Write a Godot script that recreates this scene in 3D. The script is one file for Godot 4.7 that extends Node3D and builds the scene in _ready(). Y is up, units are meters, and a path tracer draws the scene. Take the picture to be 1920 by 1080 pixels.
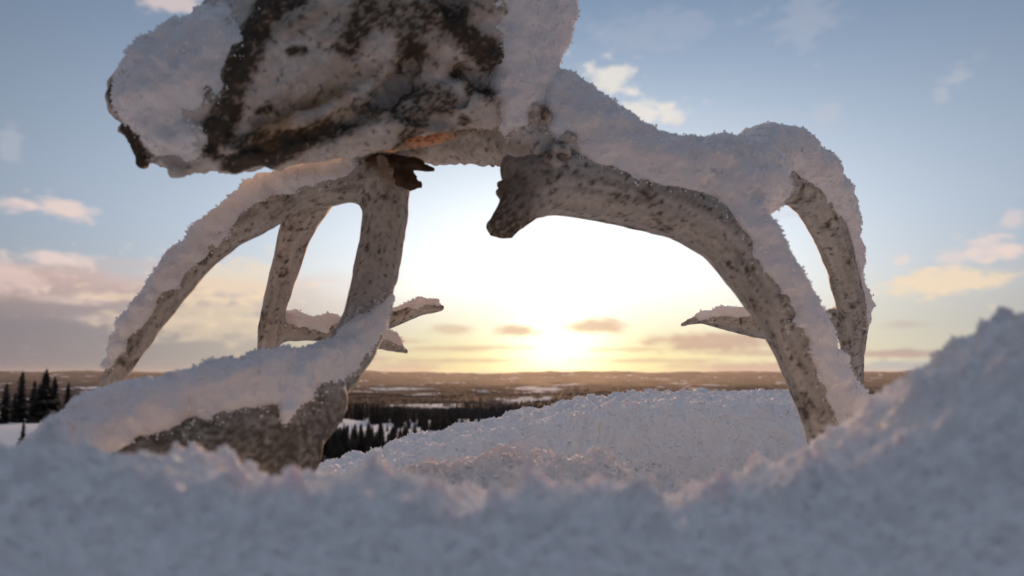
extends Node3D

# ---------------------------------------------------------------- signed distance field of rounded bones, meshed with surface nets
class Field:
	var a := PackedVector3Array()
	var ba := PackedVector3Array()
	var il := PackedFloat32Array()
	var r := PackedFloat32Array()
	var dr := PackedFloat32Array()
	var kk := PackedFloat32Array()
	var along := PackedFloat32Array()
	var fn := PackedVector3Array()
	var fs := PackedFloat32Array()
	var grp := PackedInt32Array()
	var cut := PackedByteArray()
	var link := PackedInt32Array()
	var links := 0
	var smax := 1.0
	var n1: FastNoiseLite
	var n2: FastNoiseLite
	var amp1 := 0.0
	var amp2 := 0.0
	# results
	var verts := PackedVector3Array()
	var norms := PackedVector3Array()
	var near := PackedInt32Array()
	var idx := PackedInt32Array()

	func bone(p: Vector4, q: Vector4, g: int, k: float, s0 := 0.0, flat := Vector3.ZERO, fscale := 1.0, carve := false) -> void:
		var A := Vector3(p.x, p.y, p.z)
		var B := Vector3(q.x, q.y, q.z)
		a.append(A)
		ba.append(B - A)
		il.append(1.0 / maxf((B - A).length_squared(), 1e-12))
		r.append(p.w)
		dr.append(q.w - p.w)
		kk.append(k)
		along.append(s0)
		fn.append(flat)
		fs.append(fscale)
		grp.append(g)
		cut.append(1 if carve else 0)
		link.append(links)
		smax = maxf(smax, fscale)
		links += 1

	func chain(pts: Array, g: int, k: float, step := 0.016, flat := Vector3.ZERO, fscale := 1.0, carve := false) -> void:
		var prev: Vector4 = pts[0]
		var s := 0.0
		var mine := links + 1
		links += 1
		for i in pts.size() - 1:
			var p0: Vector4 = pts[maxi(i - 1, 0)]
			var p1: Vector4 = pts[i]
			var p2: Vector4 = pts[i + 1]
			var p3: Vector4 = pts[mini(i + 2, pts.size() - 1)]
			var n := maxi(1, int(ceil(Vector3(p2.x - p1.x, p2.y - p1.y, p2.z - p1.z).length() / step)))
			for j in range(1, n + 1):
				var t := float(j) / n
				var q: Vector4 = 0.5 * (2.0 * p1 + (p2 - p0) * t + (2.0 * p0 - 5.0 * p1 + 4.0 * p2 - p3) * t * t + (3.0 * p1 - p0 - 3.0 * p2 + p3) * t * t * t)
				q.w = maxf(q.w, 0.0006)
				bone(prev, q, g, k, s, flat, fscale, carve)
				link[link.size() - 1] = mine
				s += Vector3(q.x - prev.x, q.y - prev.y, q.z - prev.z).length()
				prev = q

	func one(i: int, p: Vector3) -> float:
		var q := p - a[i]
		var t := clampf(q.dot(ba[i]) * il[i], 0.0, 1.0)
		q -= ba[i] * t
		var s := fs[i]
		if s != 1.0:
			q += fn[i] * (q.dot(fn[i]) * (s - 1.0))
		return q.length() - r[i] - dr[i] * t

	func eval(p: Vector3, act: PackedInt32Array) -> float:
		var d := 1e3
		var run := 1e3
		var cur := -1
		var k := 0.01
		var carve := 0
		for n in act.size() + 1:
			var i := act[n] if n < act.size() else -1
			if i < 0 or link[i] != cur:
				if cur >= 0:
					if carve:
						run = -run
						var h := maxf(k - absf(d - run), 0.0)
						d = maxf(d, run) + h * h / k * 0.25
					else:
						var h := maxf(k - absf(d - run), 0.0)
						d = minf(d, run) - h * h / k * 0.25
				if i < 0:
					break
				cur = link[i]
				run = 1e3
				k = kk[i]
				carve = cut[i]
			var q := p - a[i]
			var t := clampf(q.dot(ba[i]) * il[i], 0.0, 1.0)
			q -= ba[i] * t
			var s := fs[i]
			if s != 1.0:
				q += fn[i] * (q.dot(fn[i]) * (s - 1.0))
			run = minf(run, q.length() - r[i] - dr[i] * t)
		if absf(d) < 0.02:
			if amp1 > 0.0:
				d -= amp1 * n1.get_noise_3dv(p)
			if amp2 > 0.0:
				d -= amp2 * n2.get_noise_3dv(p)
		return d

	func build(cell: float) -> void:
		var B := 6
		var N := B + 1
		var bs := cell * B
		var hd := bs * 0.8661
		var extra := amp1 + amp2 + cell
		var blocks := {}
		for i in a.size():
			var R := maxf(r[i], r[i] + dr[i]) + kk[i] + extra
			var b0 := a[i]
			var b1 := a[i] + ba[i]
			var lo := (b0.min(b1) - Vector3.ONE * R) / bs
			var hi := (b0.max(b1) + Vector3.ONE * R) / bs
			for x in range(int(floor(lo.x)), int(floor(hi.x)) + 1):
				for y in range(int(floor(lo.y)), int(floor(hi.y)) + 1):
					for z in range(int(floor(lo.z)), int(floor(hi.z)) + 1):
						var c := Vector3(x + 0.5, y + 0.5, z + 0.5) * bs
						if one(i, c) < hd * fs[i] + kk[i] + extra:
							var key := Vector3i(x, y, z)
							if not blocks.has(key):
								blocks[key] = PackedInt32Array()
							blocks[key].append(i)
		var cells := {}
		var edges := PackedInt32Array()
		var val := PackedFloat32Array()
		val.resize(N * N * N)
		var off := [0, 1, N, N + 1, N * N, N * N + 1, N * N + N, N * N + N + 1]
		for key in blocks:
			var act: PackedInt32Array = blocks[key]
			var o := Vector3(key) * bs
			var dc := eval(o + Vector3.ONE * bs * 0.5, act)
			if absf(dc) > hd * smax * 1.05 + extra:
				continue
			var m := 0
			var neg := 0
			for z in N:
				for y in N:
					for x in N:
						var d := eval(o + Vector3(x, y, z) * cell, act)
						val[m] = d
						if d < 0.0:
							neg += 1
						m += 1
			if neg == 0 or neg == m:
				continue
			var base: Vector3i = key * B
			for z in B:
				for y in B:
					for x in B:
						var c0 := x + y * N + z * N * N
						var v0 := val[c0]
						var s0 := v0 < 0.0
						var mixed := false
						for q in 8:
							if (val[c0 + off[q]] < 0.0) != s0:
								mixed = true
								break
						if mixed:
							var sum := Vector3.ZERO
							var cnt := 0
							for q in 8:
								var vq := val[c0 + off[q]]
								for ax in 3:
									if q & (1 << ax):
										continue
									var w := val[c0 + off[q | (1 << ax)]]
									if (vq < 0.0) != (w < 0.0):
										var pt := Vector3(q & 1, (q >> 1) & 1, q >> 2)
										pt[ax] += vq / (vq - w)
										sum += pt
										cnt += 1
							var p := o + (Vector3(x, y, z) + sum / cnt) * cell
							cells[base + Vector3i(x, y, z)] = verts.size()
							verts.append(p)
							var best := 1e9
							var bi := 0
							for i in act:
								if cut[i]:
									continue
								var e := one(i, p)
								if e < best:
									best = e
									bi = i
							near.append(bi)
						for ax in 3:
							var w := val[c0 + (1 if ax == 0 else (N if ax == 1 else N * N))]
							if (w < 0.0) != s0:
								edges.append_array([base.x + x, base.y + y, base.z + z, ax if s0 else ax + 3])
		for e in range(0, edges.size(), 4):
			var c := Vector3i(edges[e], edges[e + 1], edges[e + 2])
			var ax := edges[e + 3] % 3
			var u := Vector3i.ZERO
			var v := Vector3i.ZERO
			u[(ax + 1) % 3] = 1
			v[(ax + 2) % 3] = 1
			var q0: int = cells.get(c - u - v, -1)
			var q1: int = cells.get(c - v, -1)
			var q2: int = cells.get(c, -1)
			var q3: int = cells.get(c - u, -1)
			if q0 < 0 or q1 < 0 or q2 < 0 or q3 < 0:
				continue
			if edges[e + 3] < 3:
				idx.append_array([q0, q2, q1, q0, q3, q2])
			else:
				idx.append_array([q0, q1, q2, q0, q2, q3])
		norms.resize(verts.size())
		for t in range(0, idx.size(), 3):
			var A := verts[idx[t]]
			var nn := (verts[idx[t + 2]] - A).cross(verts[idx[t + 1]] - A)
			norms[idx[t]] += nn
			norms[idx[t + 1]] += nn
			norms[idx[t + 2]] += nn
		for i in norms.size():
			norms[i] = norms[i].normalized()

	# split into one mesh per group; paint(position, normal, bone) gives the colour of a vertex
	func meshes(origin: Vector3, paint: Callable) -> Dictionary:
		var cols := PackedColorArray()
		cols.resize(verts.size())
		for i in verts.size():
			cols[i] = paint.call(verts[i], norms[i], near[i])
		var maps := {}
		var arrs := {}
		for t in range(0, idx.size(), 3):
			var g := grp[near[idx[t]]]
			if not arrs.has(g):
				arrs[g] = [PackedVector3Array(), PackedVector3Array(), PackedColorArray(), PackedInt32Array()]
				maps[g] = {}
			var A: Array = arrs[g]
			var M: Dictionary = maps[g]
			for j in 3:
				var v := idx[t + j]
				if not M.has(v):
					M[v] = A[0].size()
					A[0].append(verts[v] - origin)
					A[1].append(norms[v])
					A[2].append(cols[v])
				A[3].append(M[v])
		var out := {}
		for g in arrs:
			var A: Array = arrs[g]
			var arr := []
			arr.resize(Mesh.ARRAY_MAX)
			arr[Mesh.ARRAY_VERTEX] = A[0]
			arr[Mesh.ARRAY_NORMAL] = A[1]
			arr[Mesh.ARRAY_COLOR] = A[2]
			arr[Mesh.ARRAY_INDEX] = A[3]
			var me := ArrayMesh.new()
			me.add_surface_from_arrays(Mesh.PRIMITIVE_TRIANGLES, arr)
			out[g] = me
		return out


# ---------------------------------------------------------------- helpers
const EYE := Vector3(0, 0.30, 0)
var rng := RandomNumberGenerator.new()
var names := {}
var snow_mat: StandardMaterial3D
var grain_mat: StandardMaterial3D
var grain_meshes: Array = []

func numbered(called: String) -> String:
	var n: int = names.get(called, 0)
	names[called] = n + 1
	return called if n == 0 else "%s_%03d" % [called, n]

func tag(o: Node, label := "", category := "", group := "", kind := "") -> void:
	if label:
		o.set_meta("label", label)
	if category:
		o.set_meta("category", category)
	if group:
		o.set_meta("group", group)
	if kind:
		o.set_meta("kind", kind)

func put(called: String, mesh: Mesh, mat: Material, parent: Node = null) -> MeshInstance3D:
	var o := MeshInstance3D.new()
	o.name = called if parent else numbered(called)
	o.mesh = mesh
	o.material_override = mat
	(parent if parent else self).add_child(o, true)
	return o

func noise(freq: float, octaves: int, s: int, type := FastNoiseLite.TYPE_SIMPLEX_SMOOTH) -> FastNoiseLite:
	var n := FastNoiseLite.new()
	n.noise_type = type
	n.frequency = freq
	n.seed = s
	n.fractal_type = FastNoiseLite.FRACTAL_FBM if octaves > 1 else FastNoiseLite.FRACTAL_NONE
	n.fractal_octaves = octaves
	return n

func sstep(a: float, b: float, x: float) -> float:
	var t := clampf((x - a) / (b - a), 0.0, 1.0)
	return t * t * (3.0 - 2.0 * t)

func noise_tex(freq: float, octaves: int, s: int, lo: Color, hi: Color, normal := false, bump := 4.0) -> NoiseTexture2D:
	var t := NoiseTexture2D.new()
	t.width = 512
	t.height = 512
	t.seamless = true
	t.noise = noise(freq, octaves, s)
	if normal:
		t.as_normal_map = true
		t.bump_strength = bump
	else:
		var g := Gradient.new()
		g.set_color(0, lo)
		g.set_color(1, hi)
		t.color_ramp = g
	return t

func grid(verts: PackedVector3Array, cols: PackedColorArray, w: int, h: int) -> ArrayMesh:
	var idx := PackedInt32Array()
	idx.resize((w - 1) * (h - 1) * 6)
	var norms := PackedVector3Array()
	norms.resize(verts.size())
	var m := 0
	for j in h - 1:
		for i in w - 1:
			var a := j * w + i
			var b := a + 1
			var c := a + w
			var d := c + 1
			var n := (verts[c] - verts[a]).cross(verts[b] - verts[a])
			if n.y < 0.0:
				n = -n
				idx[m] = a; idx[m + 1] = c; idx[m + 2] = b; idx[m + 3] = b; idx[m + 4] = c; idx[m + 5] = d
			else:
				idx[m] = a; idx[m + 1] = b; idx[m + 2] = c; idx[m + 3] = b; idx[m + 4] = d; idx[m + 5] = c
			m += 6
			n = n.normalized()
			norms[a] += n
			norms[b] += n
			norms[c] += n
			norms[d] += n
	for i in norms.size():
		norms[i] = norms[i].normalized()
	var arr := []
	arr.resize(Mesh.ARRAY_MAX)
	arr[Mesh.ARRAY_VERTEX] = verts
	arr[Mesh.ARRAY_NORMAL] = norms
	if cols.size():
		arr[Mesh.ARRAY_COLOR] = cols
	arr[Mesh.ARRAY_INDEX] = idx
	var me := ArrayMesh.new()
	me.add_surface_from_arrays(Mesh.PRIMITIVE_TRIANGLES, arr)
	return me

# crumbs of snow: a few little rounded lumps grown together
func make_grains() -> void:
	for s in 6:
		var g := RandomNumberGenerator.new()
		g.seed = 400 + s
		var balls: Array[Vector4] = [Vector4(0, 0, 0, 0.5)]
		while balls.size() < 7:
			var from := balls[g.randi() % balls.size()]
			var dir := Vector3(g.randfn(), g.randfn(), g.randfn()).normalized()
			var rad := g.randf_range(0.22, 0.45)
			var at := Vector3(from.x, from.y, from.z) + dir * (from.w + rad) * 0.72
			balls.append(Vector4(at.x, at.y, at.z, rad))
		var sp := SphereMesh.new()
		sp.radial_segments = 7
		sp.rings = 4
		sp.radius = 1.0
		sp.height = 2.0
		var src := sp.get_mesh_arrays()
		var v := PackedVector3Array()
		var n := PackedVector3Array()
		var ix := PackedInt32Array()
		for b in balls:
			var turn := Basis.from_euler(Vector3(g.randf() * TAU, g.randf() * TAU, 0))
			var o := v.size()
			for k in src[Mesh.ARRAY_VERTEX].size():
				v.append(turn * src[Mesh.ARRAY_VERTEX][k] * b.w + Vector3(b.x, b.y, b.z))
				n.append(turn * src[Mesh.ARRAY_NORMAL][k])
			for k in src[Mesh.ARRAY_INDEX]:
				ix.append(o + k)
		var arr := []
		arr.resize(Mesh.ARRAY_MAX)
		arr[Mesh.ARRAY_VERTEX] = v
		arr[Mesh.ARRAY_NORMAL] = n
		arr[Mesh.ARRAY_INDEX] = ix
		var me := ArrayMesh.new()
		me.add_surface_from_arrays(Mesh.PRIMITIVE_TRIANGLES, arr)
		grain_meshes.append(me)

func scatter(called: String, pts: PackedVector3Array, nrm: PackedVector3Array, size_lo: float, size_hi: float, lift: float, parent: Node) -> void:
	for s in grain_meshes.size():
		var mine := PackedInt32Array()
		for i in range(s, pts.size(), grain_meshes.size()):
			mine.append(i)
		if mine.is_empty():
			continue
		var mm := MultiMesh.new()
		mm.transform_format = MultiMesh.TRANSFORM_3D
		mm.mesh = grain_meshes[s]
		mm.instance_count = mine.size()
		for j in mine.size():
			var b := Basis.from_euler(Vector3(rng.randf() * TAU, rng.randf() * TAU, rng.randf() * TAU))
			var sz := lerpf(size_lo, size_hi, pow(rng.randf(), 2.2))
			b = b.scaled(Vector3.ONE * sz)
			mm.set_instance_transform(j, Transform3D(b, pts[mine[j]] + nrm[mine[j]] * lift * sz * (rng.randf() * 1.4 - 0.2)))
		var mi := MultiMeshInstance3D.new()
		mi.name = called
		mi.multimesh = mm
		mi.material_override = grain_mat
		mi.set_meta("kind", "stuff")
		parent.add_child(mi, true)

# a cap of fallen snow: chains of rounded drifts joined into one body, grains on its surface
func snow_cap(label: String, group: String, chains: Array, cell := 0.0018, grains := 0.34, glo := 0.0004, ghi := 0.0012, rough := 1.0) -> void:
	var f := Field.new()
	f.n1 = noise(50.0, 3, 3)
	f.n2 = noise(330.0, 2, 9)
	f.amp1 = 0.0050 * rough
	f.amp2 = 0.0010 * rough
	for c in chains:
		f.chain(c, 0, 0.014)
	f.build(cell)
	cap_fields.append(f)
	var low := Vector3.ZERO
	for v in f.verts:
		low += v / f.verts.size()
	var ms := f.meshes(low, func(_p, _n, _b): return Color.WHITE)
	var o := put("snow_cap", ms[0], snow_mat)
	o.position = low
	tag(o, label, "snow", group)
	var pts := PackedVector3Array()
	var nr := PackedVector3Array()
	for i in f.verts.size():
		if rng.randf() < grains * (0.35 + 1.3 * sstep(-0.2, 0.4, lump_b.get_noise_3dv(f.verts[i]))):
			pts.append(f.verts[i] - low)
			nr.append(f.norms[i])
	scatter("snow_crystals", pts, nr, glo, ghi, 1.0, o)

# ---------------------------------------------------------------- sky
var cloud_a := noise(1.0, 4, 21)
var cloud_b := noise(1.0, 3, 22)
# azimuth, elevation, widths, strength, kind (0 pink puff, 1 grey-mauve bar, 2 pale wisp)
var puffs := [
	[6.6608, 3.6257, 3.1343, 0.6269, 0.85, 1], [0.3343, 3.2753, 2.0896, 0.5433, 0.85, 1], [-4.7963, 3.4714, 1.8806, 0.4597, 0.6, 1], [15.4665, 2.3949, 5.4329, 0.9194, 0.95, 1], [18.4456, 0.3914, 6.6866, 0.5851, 0.9, 1],
	[-8.2514, 0.4084, 3.7612, 0.6687, 0.7, 1], [-9.9126, 2.4477, 2.9254, 0.2925, 0.6, 1], [-2.4991, 1.9844, 5.0149, 0.2507, 0.55, 1], [-4.1521, 0.9888, 6.2687, 0.209, 0.6, 1], [9.0897, 1.8384, 4.597, 0.209, 0.5, 1], [11.0896, 0.9729, 6.2687, 0.209, 0.6, 1], [17.7338, 1.4967, 5.0149, 0.2925, 0.6, 1], [15.0662, 1.9982, 2.5075, 0.209, 0.6, 1], [-11.0933, 1.1354, 2.5075, 0.209, 0.6, 1], [-25.8197, 5.243, 6.2687, 0.3761, 0.6, 4], [-27.4174, 3.6858, 4.597, 0.4179, 0.3, 0], [-21.5972, 5.4146, 5.0149, 0.3343, 0.6, 4], [-31.6248, 4.961, 3.7612, 0.3761, 0.35, 0], [-17.821, 3.9521, 5.0149, 0.3343, 0.5, 4], [-5.8133, 1.8522, 5.4329, 0.2507, 0.4, 1], [27.9447, 1.3149, 5.0149, 0.3343, 0.9, 1], [27.8929, 0.3647, 5.8508, 0.6687, 0.8, 3], [28.3818, 3.3593, 1.6716, 0.3343, 0.35, 1],
	[7.7853, 22.3484, 2.5075, 1.3373, 0.8, 0], [10.2737, 19.6968, 2.5075, 1.0866, 0.75, 0], [12.5601, 19.5507, 1.5045, 0.7522, 0.7, 0], [11.2583, 25.5167, 6.2687, 1.6716, 0.3, 2], [22.8904, 25.2036, 2.5075, 2.0896, 0.4, 2], [15.9957, 18.7767, 5.0149, 0.7522, 0.3, 2],
	[23.8421, 18.5167, 1.5045, 0.9194, 0.6, 2], [32.4932, 19.5275, 1.0866, 0.6687, 0.6, 2], [31.2813, 18.4897, 0.5851, 0.5851, 0.5, 2],
	[30.4545, 6.1063, 3.7612, 1.0866, 1, 4], [33.3356, 8.2013, 1.4209, 0.9194, 0.8, 0], [34.5479, 7.9137, 0.9194, 0.5851, 0.9, 0], [34.8627, 10.0232, 0.7522, 0.8358, 0.5, 0], [31.3347, 7.7722, 1.1702, 0.5851, 0.6, 0], [28.3005, 7.7871, 0.5851, 0.3343, 0.6, 0],
	[-32.064, 11.0554, 2.1731, 0.8358, 0.95, 0], [-32.0367, 7.6788, 2.4239, 0.5851, 0.9, 0], [-34.746, 10.8651, 1.2537, 0.5015, 0.6, 0], [-35.2995, 14.6813, 0.7522, 1.6716, 0.5, 2], [-26.2138, 25.4434, 2.9254, 0.7522, 0.7, 0], [-34.6624, 6.1739, 2.5075, 1.0866, 0.6, 0],
	[-20.9324, 7.0029, 5.0149, 1.6716, 0.7, 4], [-22.2516, 3.8425, 6.6866, 1.6716, 0.6, 4], [19.7116, 13.7274, 4.597, 2.5075, 0.35, 3]]

func sky_color(az: float, el: float) -> Color:
	var da := az - 3.6
	var side := exp(-pow(da / 62.0, 2.0))
	var t := clampf(el / 90.0, 0.0, 1.0)
	# clear air
	var c := Color(0.46, 0.50, 0.52).lerp(Color(0.42, 0.54, 0.71), sstep(0.0, 12.0, el))
	c = c.lerp(Color(0.175, 0.26, 0.40), sstep(11.0, 33.0, el))
	c = c.lerp(Color(0.33, 0.345, 0.395), sstep(33.0, 70.0, el))
	var dim := lerpf(lerpf(0.06, 1.15, sstep(14.0, 66.0, el)), 1.0, exp(-pow(absf(da) / 54.0, 2.4)))
	c = c * dim
	# bright veil of high cloud round the sun, and the warm band under it
	var veil := exp(-pow(absf(da - 1.0) / 17.0, 2.0) - pow((el - 6.5) / 10.5, 2.0)) * (1.0 - 0.75 * exp(-pow(el / 4.2, 2.0)))
	c += Color(0.60, 0.565, 0.46) * veil
	var wide := exp(-pow(da / 32.0, 2.0) - pow((el - 3.0) / 13.0, 2.0))
	c += Color(0.34, 0.29, 0.20) * wide
	var band := exp(-pow(da / 25.0, 2.0)) * exp(-pow(el / 4.6, 2.0))
	c = c.lerp(Color(1.02, 0.84, 0.36), band * 0.92)
	var sun := exp(-pow(da / 4.4, 2.0) - pow((el - 2.0) / 2.8, 2.0))
	c += Color(1.1, 0.95, 0.65) * sun
	# low cloud bank
	var x := az * 0.05
	var bank := cloud_a.get_noise_3d(sin(az * PI / 180.0) * 3.2, el * 0.22, cos(az * PI / 180.0) * 3.2)
	var away := 1.0 - exp(-pow(da / 24.0, 2.0))
	var left := 1.0 - 0.8 * sstep(-4.0, 16.0, az) * sstep(75.0, 45.0, az)
	var top := 7.6 + bank * 3.0
	var low := sstep(top, top - 2.2, el) * away * left
	var low_deep := sstep(top - 0.6, top - 4.6, el + bank * 1.6)
	var pink := Color(0.82, 0.55, 0.47) * lerpf(0.4, 1.0, side)
	var mauve := Color(0.27, 0.225, 0.255) * lerpf(0.5, 1.0, side)
	c = c.lerp(pink.lerp(mauve, low_deep), low * 0.9)
	# separate clouds
	var near_sun := exp(-pow(da / 22.0, 2.0))
	var wob := 0.0
	var asked := false
	for p in puffs:
		var dx: float = (az - p[0]) / p[2]
		if absf(dx) > 2.6:
			continue
		var dy: float = (el - p[1]) / p[3]
		if absf(dy) > 2.6:
			continue
		if not asked:
			asked = true
			wob = cloud_b.get_noise_3d(az * 0.35, el * 0.9, 3.0) * 0.9 + cloud_a.get_noise_3d(az * 0.9, el * 1.6, 9.0) * 0.5
		var kind := int(p[5])
		var q := dx * dx + dy * dy
		var m: float = p[4] * sstep(0.0, 1.0, exp(-q) * 1.5 + wob * (0.5 if kind == 1 else 0.85) - 0.32)
		if kind == 0:
			c = c.lerp(Color(0.86, 0.66, 0.60).lerp(Color(0.95, 0.86, 0.74), near_sun), m * 0.85)
		elif kind == 1:
			c = c.lerp(Color(0.78, 0.52, 0.34).lerp(Color(0.34, 0.28, 0.33), clampf(absf(da) / 40.0, 0.0, 1.0)), m)
		elif kind == 2:
			c = c.lerp(Color(0.56, 0.56, 0.62), m * 0.6)
		elif kind == 3:
			c = c.lerp(Color(0.33, 0.37, 0.45), m * 0.75)
		else:
			c = c.lerp(Color(0.95, 0.74, 0.50), m * 0.75)
	return c

func make_sky() -> PanoramaSkyMaterial:
	var W := 3072
	var H := 1536
	var lw := 512
	var lh := 256
	var data := PackedFloat32Array()
	data.resize(lw * lh * 3)
	for y in lh:
		var el := 90.0 - (y + 0.5) / lh * 180.0
		for x in lw:
			var az := (x + 0.5) / lw * 360.0
			if az > 180.0:
				az -= 360.0
			var c := sky_color(az, maxf(el, 0.0)) if el > -3.0 else Color(0.2, 0.2, 0.22)
			var k := (y * lw + x) * 3
			data[k] = c.r
			data[k + 1] = c.g
			data[k + 2] = c.b
	var im := Image.create_from_data(lw, lh, false, Image.FORMAT_RGBF, data.to_byte_array())
	im.resize(W, H, Image.INTERPOLATE_BILINEAR)
	var half := int(W * 44.0 / 360.0)
	var y0 := int(H * (90.0 - 36.0) / 180.0)
	var y1 := int(H * 0.5) + 4
	for s in 2:
		var win := PackedFloat32Array()
		win.resize(half * (y1 - y0) * 3)
		for y in range(y0, y1):
			var el := 90.0 - (y + 0.5) / H * 180.0
			for x in half:
				var az := (x + 0.5) / W * 360.0 - (0.0 if s == 0 else half * 360.0 / W)
				var c := sky_color(az, maxf(el, 0.0))
				var k := ((y - y0) * half + x) * 3
				win[k] = c.r
				win[k + 1] = c.g
				win[k + 2] = c.b
		var wi := Image.create_from_data(half, y1 - y0, false, Image.FORMAT_RGBF, win.to_byte_array())
		im.blit_rect(wi, Rect2i(0, 0, half, y1 - y0), Vector2i(0 if s == 0 else W - half, y0))
	var m := PanoramaSkyMaterial.new()
	m.panorama = ImageTexture.create_from_image(im)
	return m

# ---------------------------------------------------------------- near snow
var crest_f := [Vector3(-0.2206, 0.2757, -0.2445), Vector3(-0.1681, 0.2774, -0.2443), Vector3(-0.1575, 0.2764, -0.2444), Vector3(-0.1453, 0.2781, -0.2442), Vector3(-0.1365, 0.2765, -0.2444), Vector3(-0.1269, 0.2722, -0.2449), Vector3(-0.1173, 0.2746, -0.2446), Vector3(-0.1094, 0.2718, -0.2449), Vector3(-0.1007, 0.2746, -0.2446), Vector3(-0.0928, 0.2691, -0.2452), Vector3(-0.0832, 0.2631, -0.2459), Vector3(-0.0735, 0.267, -0.2455), Vector3(-0.063, 0.2687, -0.2453), Vector3(-0.0473, 0.2687, -0.2453), Vector3(-0.0368, 0.267, -0.2455), Vector3(-0.0254, 0.2631, -0.2459), Vector3(-0.014, 0.2604, -0.2463), Vector3(-0.0018, 0.2628, -0.246), Vector3(0.0158, 0.2638, -0.2458), Vector3(0.0298, 0.2649, -0.2457), Vector3(0.042, 0.2604, -0.2463), Vector3(0.0543, 0.2591, -0.2464), Vector3(0.0648, 0.2621, -0.2461), Vector3(0.0744, 0.267, -0.2455), Vector3(0.0823, 0.2701, -0.2451), Vector3(0.0928, 0.2743, -0.2446), Vector3(0.105, 0.2746, -0.2446), Vector3(0.1138, 0.2817, -0.2438), Vector3(0.1208, 0.2861, -0.2433), Vector3(0.1295, 0.2969, -0.242), Vector3(0.1383, 0.3017, -0.2414), Vector3(0.147, 0.309, -0.2406), Vector3(0.1558, 0.3163, -0.2397), Vector3(0.1681, 0.3195, -0.2394), Vector3(0.2346, 0.3243, -0.2388), Vector3(0.3221, 0.3174, -0.2396)]
var crest_1 := [Vector3(-0.5415, 0.1794, -0.6584), Vector3(-0.2147, 0.1934, -0.6568), Vector3(-0.1027, 0.2119, -0.6546), Vector3(-0.0513, 0.223, -0.6533), Vector3(0, 0.2309, -0.6524), Vector3(0.0654, 0.2277, -0.6528), Vector3(0.1214, 0.2202, -0.6537), Vector3(0.1774, 0.2073, -0.6552), Vector3(0.2427, 0.1934, -0.6568), Vector3(0.4855, 0.1794, -0.6584)]
var crest_2 := [Vector3(-1.1904, 0.074, -1.2345), Vector3(-0.5777, 0.1087, -1.2305), Vector3(-0.3501, 0.14, -1.2268), Vector3(-0.2451, 0.1696, -1.2234), Vector3(-0.14, 0.2009, -1.2197), Vector3(-0.0525, 0.22, -1.2175), Vector3(0.035, 0.2409, -1.215), Vector3(0.1225, 0.26, -1.2128), Vector3(0.2276, 0.267, -1.212), Vector3(0.3851, 0.267, -1.212), Vector3(0.4902, 0.2635, -1.2124), Vector3(0.5777, 0.2444, -1.2146), Vector3(0.6477, 0.2131, -1.2183), Vector3(0.9103, 0.1696, -1.2234), Vector3(1.4354, 0.1261, -1.2284)]
var lump_a := noise(20.0, 1, 5)
var lump_b := noise(75.0, 1, 6)
var lump_c := noise(240.0, 2, 7)
var swell := noise(3.0, 2, 8)

func crest(c: Array, x: float) -> float:
	var n := c.size()
	if x <= c[0].x:
		return c[0].y
	for i in range(1, n):
		if x < c[i].x:
			var t: float = (x - c[i - 1].x) / (c[i].x - c[i - 1].x)
			t = t * t * (3.0 - 2.0 * t)
			return lerpf(c[i - 1].y, c[i].y, t)
	return c[n - 1].y

func smax(a: float, b: float, k: float) -> float:
	var h := maxf(k - absf(a - b), 0.0)
	return maxf(a, b) + h * h / k * 0.25

func snow_height(x: float, z: float) -> float:
	var base := 0.195 + minf(0.0, (z + 0.55) * 0.17) + swell.get_noise_2d(x, z) * 0.012
	if z > 0.1:
		base = maxf(base, 0.19)
	var tf := z + 0.2382
	var yf := crest(crest_f, x)
	var wide := 0.2 * minf(absf(tf), 0.2) + 0.0016
	yf = (yf + crest(crest_f, x - wide) + crest(crest_f, x + wide) + crest(crest_f, x - 2.0 * wide) + crest(crest_f, x + 2.0 * wide)) * 0.2 + -0.0012
	var up := maxf(0.0, (yf - 0.30) / 0.2)
	yf = yf - ((0.05 + up) * tf + 0.38 * maxf(tf - 0.03, 0.0) if tf > 0.0 else -0.30 * tf + 0.3 * tf * tf)
	if tf > 0.12:
		yf = maxf(yf, 0.20)
	var h := smax(base, yf, 0.012)
	var t1 := z + 0.63
	if t1 < 0.5 and t1 > -0.9:
		var y1 := crest(crest_1, x)
		y1 -= 2.2 * pow(maxf(t1 - 0.05, 0.0), 2.0) + 0.03 * t1 if t1 > 0.0 else -0.30 * t1
		h = smax(h, y1, 0.016)
	var t2 := z + 1.18
	if t2 < 0.8:
		var y2 := crest(crest_2, x)
		y2 -= 3.2 * pow(maxf(t2 - 0.27, 0.0), 2.0) + 0.026 * t2 if t2 > 0.0 else -0.16 * t2
		h = smax(h, y2, 0.02)
	return h

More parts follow.
